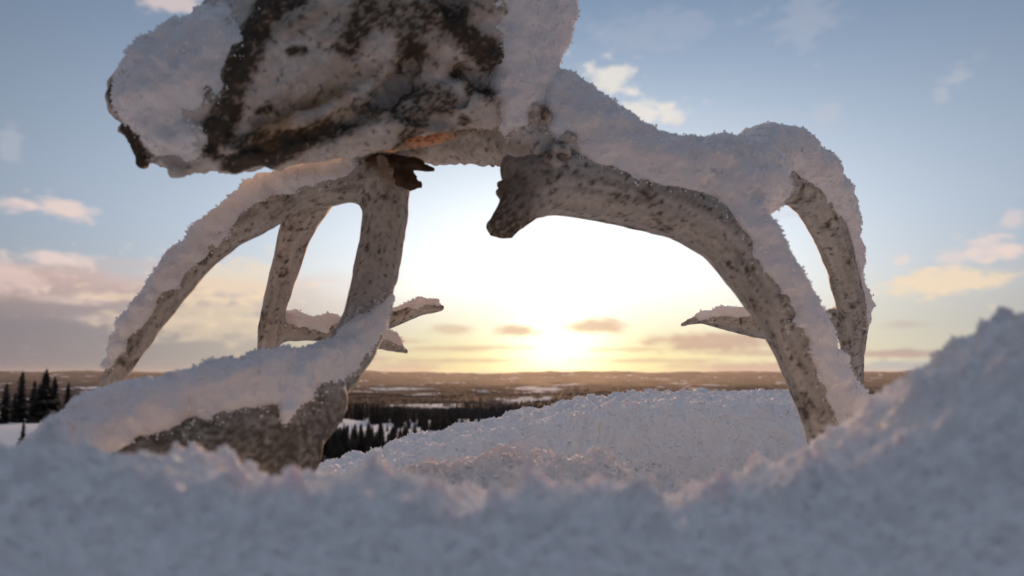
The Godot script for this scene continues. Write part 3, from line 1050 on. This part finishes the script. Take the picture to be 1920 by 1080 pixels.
	fp.chain([Vector4(-0.0825, 0.448, -0.5385, 0.0089), Vector4(-0.0745, 0.4427, -0.5421, 0.0057)], 0, 0.006, 0.016, Vector3(0, 0.3, 0.95), 2.2)
	fp.chain([Vector4(-0.0929, 0.4513, -0.5079, 0.0046), Vector4(-0.0899, 0.4407, -0.5051, 0.0057), Vector4(-0.0843, 0.4308, -0.5042, 0.0026)], 1, 0.003, 0.016, Vector3(0.5, 0, 0.86), 3.0)
	fp.build(0.0016)
	var paint2 := func(p: Vector3, n: Vector3, b: int) -> Color:
		if fp.grp[b] == 1:
			return Color(0.34, 0.27, 0.215) * (1.0 + 0.4 * stain.get_noise_3dv(p * 2.0))
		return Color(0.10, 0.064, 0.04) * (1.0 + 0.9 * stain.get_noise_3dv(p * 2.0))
	ms = fp.meshes(root.position, paint2)
	put("bone_plate", ms[0], bone_mat, root)
	put("bone_flake", ms[1], bone_mat, root)

	# right antler
	var fr := Field.new()
	fr.n1 = noise(38.0, 3, 81)
	fr.n2 = noise(300.0, 2, 82)
	fr.amp1 = 0.0013
	fr.amp2 = 0.0002
	fr.chain([Vector4(0.0097, 0.4467, -0.5165, 0.0186), Vector4(0.0308, 0.4389, -0.5154, 0.0246), Vector4(0.0657, 0.4344, -0.5179, 0.0251), Vector4(0.1167, 0.421, -0.5195, 0.0236), Vector4(0.1501, 0.4019, -0.5167, 0.0226), Vector4(0.1665, 0.3802, -0.5142, 0.0209), Vector4(0.1875, 0.344, -0.5083, 0.019), Vector4(0.2059, 0.3022, -0.5082, 0.0177), Vector4(0.2137, 0.2714, -0.5067, 0.016), Vector4(0.2192, 0.2486, -0.5094, 0.0142), Vector4(0.229, 0.2203, -0.5127, 0.0128), Vector4(0.2341, 0.2004, -0.515, 0.0102)], 0, 0.012)
	fr.chain([Vector4(0.019, 0.4324, -0.5101, 0.0175), Vector4(0.0056, 0.4171, -0.5028, 0.0142), Vector4(-0.0037, 0.4051, -0.4982, 0.0107), Vector4(-0.0063, 0.4012, -0.4976, 0.0092)], 1, 0.014)
	fr.chain([Vector4(0.1645, 0.4255, -0.5391, 0.0209), Vector4(0.2031, 0.4492, -0.5665, 0.0182), Vector4(0.2438, 0.4511, -0.5965, 0.0165), Vector4(0.2725, 0.4232, -0.6199, 0.0147), Vector4(0.2954, 0.3848, -0.6445, 0.0128), Vector4(0.3128, 0.3485, -0.6689, 0.0132), Vector4(0.3164, 0.3197, -0.6823, 0.0104), Vector4(0.3261, 0.2925, -0.6956, 0.0055), Vector4(0.3291, 0.2775, -0.6973, 0.0035), Vector4(0.3312, 0.235, -0.7023, 0.003), Vector4(0.3322, 0.185, -0.7081, 0.0025)], 2, 0.016)
	fr.chain([Vector4(0.3159, 0.3532, -0.6784, 0.0109), Vector4(0.2818, 0.344, -0.6895, 0.0111), Vector4(0.2416, 0.344, -0.6895, 0.0121), Vector4(0.2063, 0.3475, -0.6891, 0.0086), Vector4(0.1787, 0.351, -0.6887, 0.005), Vector4(0.1611, 0.3455, -0.6894, 0.002)], 3, 0.012)
	var g2 := RandomNumberGenerator.new()
	g2.seed = 5
	var ring := [Vector3(0.0379, 0.463, -0.4934), Vector3(0.0317, 0.4554, -0.4913), Vector3(0.0244, 0.4488, -0.4921), Vector3(0.0178, 0.4418, -0.4939), Vector3(0.0119, 0.4347, -0.4957), Vector3(0.0052, 0.4283, -0.4975), Vector3(-0.0007, 0.4293, -0.5014), Vector3(-0.0064, 0.4319, -0.5081), Vector3(-0.0083, 0.4258, -0.5088), Vector3(-0.0075, 0.4184, -0.5067), Vector3(-0.003, 0.4217, -0.5013), Vector3(0.0344, 0.4625, -0.4965), Vector3(0.0273, 0.4481, -0.4922), Vector3(0.0148, 0.4327, -0.4939), Vector3(0.0089, 0.4278, -0.4955), Vector3(0.0022, 0.4229, -0.4971)]
	for p in ring:
		for q in 2:
			var at: Vector3 = p + Vector3(g2.randf_range(-0.0025, 0.0025), g2.randf_range(-0.002, 0.002), g2.randf_range(-0.001, 0.002))
			var rr := g2.randf_range(0.0022, 0.0042)
			var to := at + Vector3(0.003, -0.0015, 0.001) * g2.randf_range(0.3, 1.6)
			fr.bone(Vector4(at.x, at.y, at.z, rr), Vector4(to.x, to.y, to.z, rr * 0.85), 4, 0.0015)
	for q in 7:
		var e: Vector3 = Vector3(-0.0139, 0.3984, -0.4949).lerp(Vector3(0.0007, 0.3955, -0.4993), q / 6.0) + Vector3(0, g2.randf_range(-0.0015, 0.0015), g2.randf_range(-0.004, 0.004))
		fr.bone(Vector4(e.x, e.y + 0.003, e.z, 0.0045), Vector4(e.x + g2.randf_range(-0.001, 0.001), e.y - 0.002, e.z, 0.0022), 1, 0.0025)
	fr.build(0.0021)
	var stub_tip := Vector3(-0.0074, 0.3953, -0.4983)
	var burr_mid := Vector3(0.0093, 0.4343, -0.4958)
	var pr := func(p: Vector3, n: Vector3, b: int) -> Color:
		var c := antler_paint(fr, p, n, b, [])
		var tip := p.distance_to(stub_tip) / 0.042 + 0.5 * stain.get_noise_3dv(p)
		c = c.lerp(Color(0.10, 0.072, 0.05), sstep(1.15, 0.35, tip) * clampf(0.8 + 0.9 * speck.get_noise_3dv(p), 0.0, 1.0))
		var neck := p.distance_to(burr_mid) / 0.03 + 0.7 * stain.get_noise_3dv(p)
		c = c.lerp(Color(0.15, 0.11, 0.075), sstep(1.0, 0.5, neck) * 0.55)
		return c
	ms = fr.meshes(root.position, pr)
	var right := put("antler", ms[0], bone_mat, root)
	tag(right, "thick antler beam curving down to the right")
	put("broken_tine", ms[1], bone_mat, right)
	put("tine", ms[2], bone_mat, right)
	put("tine", ms[3], bone_mat, right)
	put("burr", ms[4], bone_mat, right)

	# left antler
	var fl := Field.new()
	fl.n1 = noise(38.0, 3, 83)
	fl.n2 = fr.n2
	fl.amp1 = 0.0013
	fl.amp2 = 0.0002
	fl.chain([Vector4(-0.1007, 0.4716, -0.5589, 0.0185), Vector4(-0.0981, 0.4433, -0.5521, 0.0181), Vector4(-0.0972, 0.4136, -0.5505, 0.0172), Vector4(-0.1019, 0.3797, -0.5444, 0.0168), Vector4(-0.1059, 0.3403, -0.5289, 0.0162), Vector4(-0.1131, 0.3116, -0.502, 0.0164), Vector4(-0.1224, 0.2905, -0.4743, 0.0161), Vector4(-0.1259, 0.2678, -0.4518, 0.0143), Vector4(-0.1308, 0.2446, -0.4344, 0.0124), Vector4(-0.1326, 0.2218, -0.4269, 0.0109), Vector4(-0.1328, 0.2079, -0.4235, 0.0084)], 0, 0.012)
	var face := Vector3(0.35, 0.25, 0.9).normalized()
	fl.chain([Vector4(-0.1198, 0.2821, -0.4551, 0.0181), Vector4(-0.1426, 0.2707, -0.4313, 0.0229), Vector4(-0.1654, 0.2648, -0.4119, 0.0165), Vector4(-0.1877, 0.2616, -0.3971, 0.0102), Vector4(-0.2051, 0.2587, -0.3874, 0.0055)], 1, 0.01, 0.016, face, 2.2)
	fl.chain([Vector4(-0.1286, 0.2538, -0.4333, 0.0167), Vector4(-0.1453, 0.2459, -0.4241, 0.0133), Vector4(-0.1615, 0.2465, -0.419, 0.0108)], 1, 0.01, 0.016, face, 2.2)
	fl.chain([Vector4(-0.1064, 0.4513, -0.5582, 0.0184), Vector4(-0.136, 0.4457, -0.5518, 0.0157), Vector4(-0.1634, 0.4371, -0.5478, 0.0143), Vector4(-0.1885, 0.4203, -0.5397, 0.0144), Vector4(-0.2218, 0.397, -0.5323, 0.0142), Vector4(-0.2455, 0.3637, -0.5262, 0.0128), Vector4(-0.2647, 0.3286, -0.5202, 0.0106), Vector4(-0.2757, 0.306, -0.5178, 0.0086), Vector4(-0.2838, 0.2882, -0.5148, 0.0056), Vector4(-0.2902, 0.2723, -0.5167, 0.0041), Vector4(-0.2954, 0.2372, -0.5208, 0.0033), Vector4(-0.2976, 0.1947, -0.5258, 0.0026)], 2, 0.014)
	fl.chain([Vector4(-0.1462, 0.4481, -0.5626, 0.0143), Vector4(-0.1611, 0.4419, -0.5845, 0.0157), Vector4(-0.1793, 0.4193, -0.6002, 0.0138), Vector4(-0.1917, 0.3898, -0.6137, 0.0118), Vector4(-0.2059, 0.3502, -0.6284, 0.0101), Vector4(-0.2117, 0.3276, -0.6361, 0.0093), Vector4(-0.2157, 0.3, -0.6443, 0.0075), Vector4(-0.2185, 0.2444, -0.6508, 0.0056), Vector4(-0.2203, 0.1794, -0.6584, 0.0037)], 3, 0.012)
	fl.chain([Vector4(-0.2077, 0.3362, -0.6401, 0.0065), Vector4(-0.1821, 0.3362, -0.6401, 0.0084), Vector4(-0.1505, 0.3374, -0.645, 0.0085), Vector4(-0.1138, 0.3452, -0.6491, 0.0076), Vector4(-0.0948, 0.3527, -0.6483, 0.0066), Vector4(-0.0759, 0.3575, -0.6477, 0.0052), Vector4(-0.0635, 0.3579, -0.6477, 0.0038)], 4, 0.01)
	fl.chain([Vector4(-0.1524, 0.3383, -0.6449, 0.0071), Vector4(-0.1225, 0.3311, -0.6226, 0.0082), Vector4(-0.1007, 0.3239, -0.6013, 0.0057), Vector4(-0.0858, 0.3174, -0.602, 0.0018)], 5, 0.012)
	fl.chain([Vector4(-0.132, 0.2779, -0.4758, 0.0048), Vector4(-0.1234, 0.2717, -0.4765, 0.0041), Vector4(-0.119, 0.27, -0.4767, 0.0027)], 6, 0.006)
	fl.build(0.0021)
	var pl := func(p: Vector3, n: Vector3, b: int) -> Color:
		var c := antler_paint(fl, p, n, b, [])
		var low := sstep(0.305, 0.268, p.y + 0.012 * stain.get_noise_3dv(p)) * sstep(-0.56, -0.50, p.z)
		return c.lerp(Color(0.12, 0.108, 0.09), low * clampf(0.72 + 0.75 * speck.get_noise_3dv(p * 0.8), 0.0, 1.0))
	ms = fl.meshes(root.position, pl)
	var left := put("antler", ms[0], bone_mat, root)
	tag(left, "antler dropping straight down and flattening into a palm")
	put("palm", ms[1], bone_mat, left)
	put("tine", ms[2], bone_mat, left)
	put("tine", ms[3], bone_mat, left)
	put("tine", ms[4], bone_mat, left)
	put("tine", ms[5], bone_mat, left)
	put("tine", ms[6], bone_mat, left)
	frost(fr, right, root.position)
	frost(fl, left, root.position)
	frost(f, root, root.position)

# loose crystals clinging to the bone beside the snow, thinning out away from it
var cap_fields: Array = []

func frost(f: Field, parent: Node, origin: Vector3) -> void:
	var pts := PackedVector3Array()
	var nr := PackedVector3Array()
	for c in cap_fields:
		var box := AABB(c.verts[0], Vector3.ZERO)
		for v in c.verts:
			box = box.expand(v)
		box = box.grow(0.012)
		var act := PackedInt32Array(range(c.a.size()))
		for i in f.verts.size():
			var p := f.verts[i]
			if not box.has_point(p) or f.norms[i].y < -0.55:
				continue
			var keep := 0.10 + 0.9 * rng.randf()
			if keep > 0.62:
				continue
			var d: float = c.eval(p, act)
			var reach := 0.0130 * (0.75 + 1.3 * lump_b.get_noise_3dv(p)) * (0.6 + 0.6 * f.norms[i].y)
			if d > -0.001 and keep < 0.62 * (1.0 - d / maxf(reach, 0.0001)):
				pts.append(p - origin)
				nr.append(f.norms[i])
	scatter("snow_crystals", pts, nr, 0.0003, 0.0011, 0.4, parent)

func snow_caps() -> void:
	var g := "snow lying on the skull and antlers"
	snow_cap("snow patch plastered over the blunt muzzle end of the skull", g, [[Vector4(-0.2362, 0.4831, -0.4498, 0.015), Vector4(-0.2135, 0.4823, -0.4479, 0.0313), Vector4(-0.1885, 0.4982, -0.4501, 0.0336), Vector4(-0.1614, 0.5166, -0.454, 0.0243)], [Vector4(-0.2294, 0.4671, -0.4497, 0.0163), Vector4(-0.219, 0.4523, -0.4474, 0.0148), Vector4(-0.2004, 0.4453, -0.4441, 0.0107)]])
	snow_cap("tall snow slab hanging on the back end of the skull", g, [[Vector4(0.0098, 0.5973, -0.509, 0.0374), Vector4(0.0155, 0.5611, -0.5031, 0.0309), Vector4(0.0096, 0.5244, -0.5024, 0.0253), Vector4(0.0057, 0.4959, -0.5007, 0.0197), Vector4(0.0019, 0.4783, -0.5007, 0.0083)], [Vector4(-0.0037, 0.5707, -0.4768, 0.0265), Vector4(-0.0029, 0.5378, -0.4807, 0.0221), Vector4(-0.0015, 0.5106, -0.4889, 0.0171), Vector4(0.0008, 0.4847, -0.4969, 0.0113)]])
	snow_cap("thick snow along the top and outer edge of the right antler beam", g, [[Vector4(0.0332, 0.4938, -0.516, 0.0258), Vector4(0.0563, 0.4727, -0.5155, 0.0295), Vector4(0.0889, 0.4517, -0.5159, 0.0271), Vector4(0.1198, 0.444, -0.5168, 0.0255), Vector4(0.1483, 0.4434, -0.5219, 0.0289), Vector4(0.1713, 0.4408, -0.5272, 0.0315)], [Vector4(0.1593, 0.4187, -0.5097, 0.0174), Vector4(0.1658, 0.4046, -0.5033, 0.0134), Vector4(0.1812, 0.3779, -0.4993, 0.0122), Vector4(0.198, 0.3411, -0.4966, 0.012), Vector4(0.2108, 0.3125, -0.4959, 0.0119), Vector4(0.223, 0.2823, -0.4954, 0.0136), Vector4(0.2276, 0.2663, -0.4962, 0.0128)]])
	snow_cap("snow cap rounding the top of the tine behind the right antler beam", g, [[Vector4(0.1741, 0.4536, -0.5408, 0.0235), Vector4(0.2091, 0.4738, -0.5687, 0.0239), Vector4(0.2471, 0.4657, -0.5898, 0.0212), Vector4(0.2763, 0.444, -0.6124, 0.0164), Vector4(0.2964, 0.4168, -0.6357, 0.0113), Vector4(0.3072, 0.3854, -0.6495, 0.0081), Vector4(0.3182, 0.3602, -0.6625, 0.0097), Vector4(0.3172, 0.3424, -0.6646, 0.0049)]])
	snow_cap("thin snow strip on the pointed tine behind the right antler", g, [[Vector4(0.1736, 0.353, -0.6885, 0.003), Vector4(0.1963, 0.356, -0.6881, 0.006), Vector4(0.2315, 0.354, -0.6884, 0.007), Vector4(0.2718, 0.354, -0.6884, 0.006), Vector4(0.3048, 0.3546, -0.6833, 0.005)]])
	snow_cap("snow strip along the long curved tine left of the skull", g, [[Vector4(-0.1205, 0.455, -0.5457, 0.0098), Vector4(-0.1619, 0.4472, -0.5416, 0.0117), Vector4(-0.1908, 0.4303, -0.5335, 0.0123), Vector4(-0.2185, 0.4054, -0.5263, 0.0113), Vector4(-0.2432, 0.3745, -0.5199, 0.01), Vector4(-0.2611, 0.3455, -0.5132, 0.0086), Vector4(-0.2734, 0.324, -0.5107, 0.0063), Vector4(-0.2799, 0.3066, -0.5077, 0.0033)]])
	snow_cap("large snow pile heaped on the palm of the left antler", g, [[Vector4(-0.0909, 0.3545, -0.5343, 0.0051), Vector4(-0.099, 0.3371, -0.5212, 0.0091), Vector4(-0.1101, 0.316, -0.4915, 0.0122), Vector4(-0.1241, 0.3007, -0.463, 0.0164), Vector4(-0.1438, 0.2968, -0.4413, 0.0176), Vector4(-0.1631, 0.2921, -0.4258, 0.0169), Vector4(-0.1815, 0.2864, -0.4124, 0.0161), Vector4(-0.1988, 0.2817, -0.3998, 0.0156), Vector4(-0.2123, 0.2756, -0.3884, 0.0168), Vector4(-0.2213, 0.2684, -0.3762, 0.0146), Vector4(-0.2284, 0.2609, -0.367, 0.0116)], [Vector4(-0.1287, 0.2787, -0.4253, 0.0049), Vector4(-0.1255, 0.2891, -0.4342, 0.0063)]])
	snow_cap("snow strip on the level tine between the two left uprights", g, [[Vector4(-0.1951, 0.3473, -0.6388, 0.0079), Vector4(-0.1727, 0.3436, -0.6393, 0.007), Vector4(-0.147, 0.3431, -0.6393, 0.0061)]])
	snow_cap("thin snow on the upturned tine tip right of the left antler", g, [[Vector4(-0.1016, 0.3554, -0.6459, 0.0033), Vector4(-0.0827, 0.362, -0.6452, 0.0043), Vector4(-0.0662, 0.3624, -0.6451, 0.0028)]])
	snow_cap("small snow cap on the short pointed tip below the upturned tine", g, [[Vector4(-0.1085, 0.3322, -0.6003, 0.0053), Vector4(-0.0963, 0.3261, -0.601, 0.0044), Vector4(-0.0893, 0.3209, -0.6016, 0.0022)]])
	snow_cap("little snow cap on the brown stub beside the palm", g, [[Vector4(-0.1268, 0.2768, -0.4759, 0.0031), Vector4(-0.1214, 0.2745, -0.4762, 0.0027)]])

# ---------------------------------------------------------------- scene
func _ready() -> void:
	rng.seed = 11
	var cam := Camera3D.new()
	cam.name = "camera"
	cam.position = EYE
	cam.rotation.x = atan(160.0 / 1371.0)
	cam.near = 0.02
	cam.far = 60000.0
	var lens := CameraAttributesPhysical.new()
	lens.frustum_focal_length = 30.467
	lens.exposure_aperture = 10.0
	lens.frustum_focus_distance = 0.85
	lens.frustum_near = 0.02
	lens.frustum_far = 60000.0
	cam.attributes = lens
	cam.fov = 2.0 * rad_to_deg(atan(540.0 / 1371.0))
	add_child(cam)
	var env := Environment.new()
	env.background_mode = Environment.BG_SKY
	env.sky = Sky.new()
	env.sky.sky_material = make_sky()
	env.tonemap_mode = Environment.TONE_MAPPER_LINEAR
	env.tonemap_exposure = 1.5
	env.background_energy_multiplier = 0.667
	env.sdfgi_enabled = true
	env.ssao_enabled = true
	env.ssil_enabled = true
	env.volumetric_fog_enabled = true
	env.volumetric_fog_density = 0.000011
	env.volumetric_fog_albedo = Color(0.84, 0.83, 0.84)
	env.volumetric_fog_anisotropy = 0.35
	var we := WorldEnvironment.new()
	we.name = "world_environment"
	we.environment = env
	add_child(we)
	var sun := DirectionalLight3D.new()
	sun.name = "sun"
	sun.light_energy = 1.0
	sun.light_color = Color(1.0, 0.77, 0.57)
	sun.light_angular_distance = 1.5
	sun.shadow_enabled = true
	var sa := deg_to_rad(4.5)
	var se := deg_to_rad(6.3)
	var to := Vector3(sin(sa) * cos(se), sin(se), -cos(sa) * cos(se))
	sun.basis = Basis.looking_at(-to)
	add_child(sun)

	snow_mat = StandardMaterial3D.new()
	snow_mat.albedo_color = Color(0.86, 0.86, 0.88).linear_to_srgb()
	snow_mat.roughness = 0.9
	snow_mat.metallic_specular = 0.2
	snow_mat.subsurf_scatter_enabled = true
	snow_mat.subsurf_scatter_strength = 0.16
	grain_mat = StandardMaterial3D.new()
	grain_mat.albedo_color = Color(0.985, 0.985, 0.99).linear_to_srgb()
	grain_mat.roughness = 0.7
	grain_mat.metallic_specular = 0.3
	grain_mat.backlight_enabled = true
	grain_mat.backlight = Color(0.16, 0.16, 0.16)
	make_grains()
	far_land()
	near_snow()
	spruces()
	snow_caps()
	skull_and_antlers()
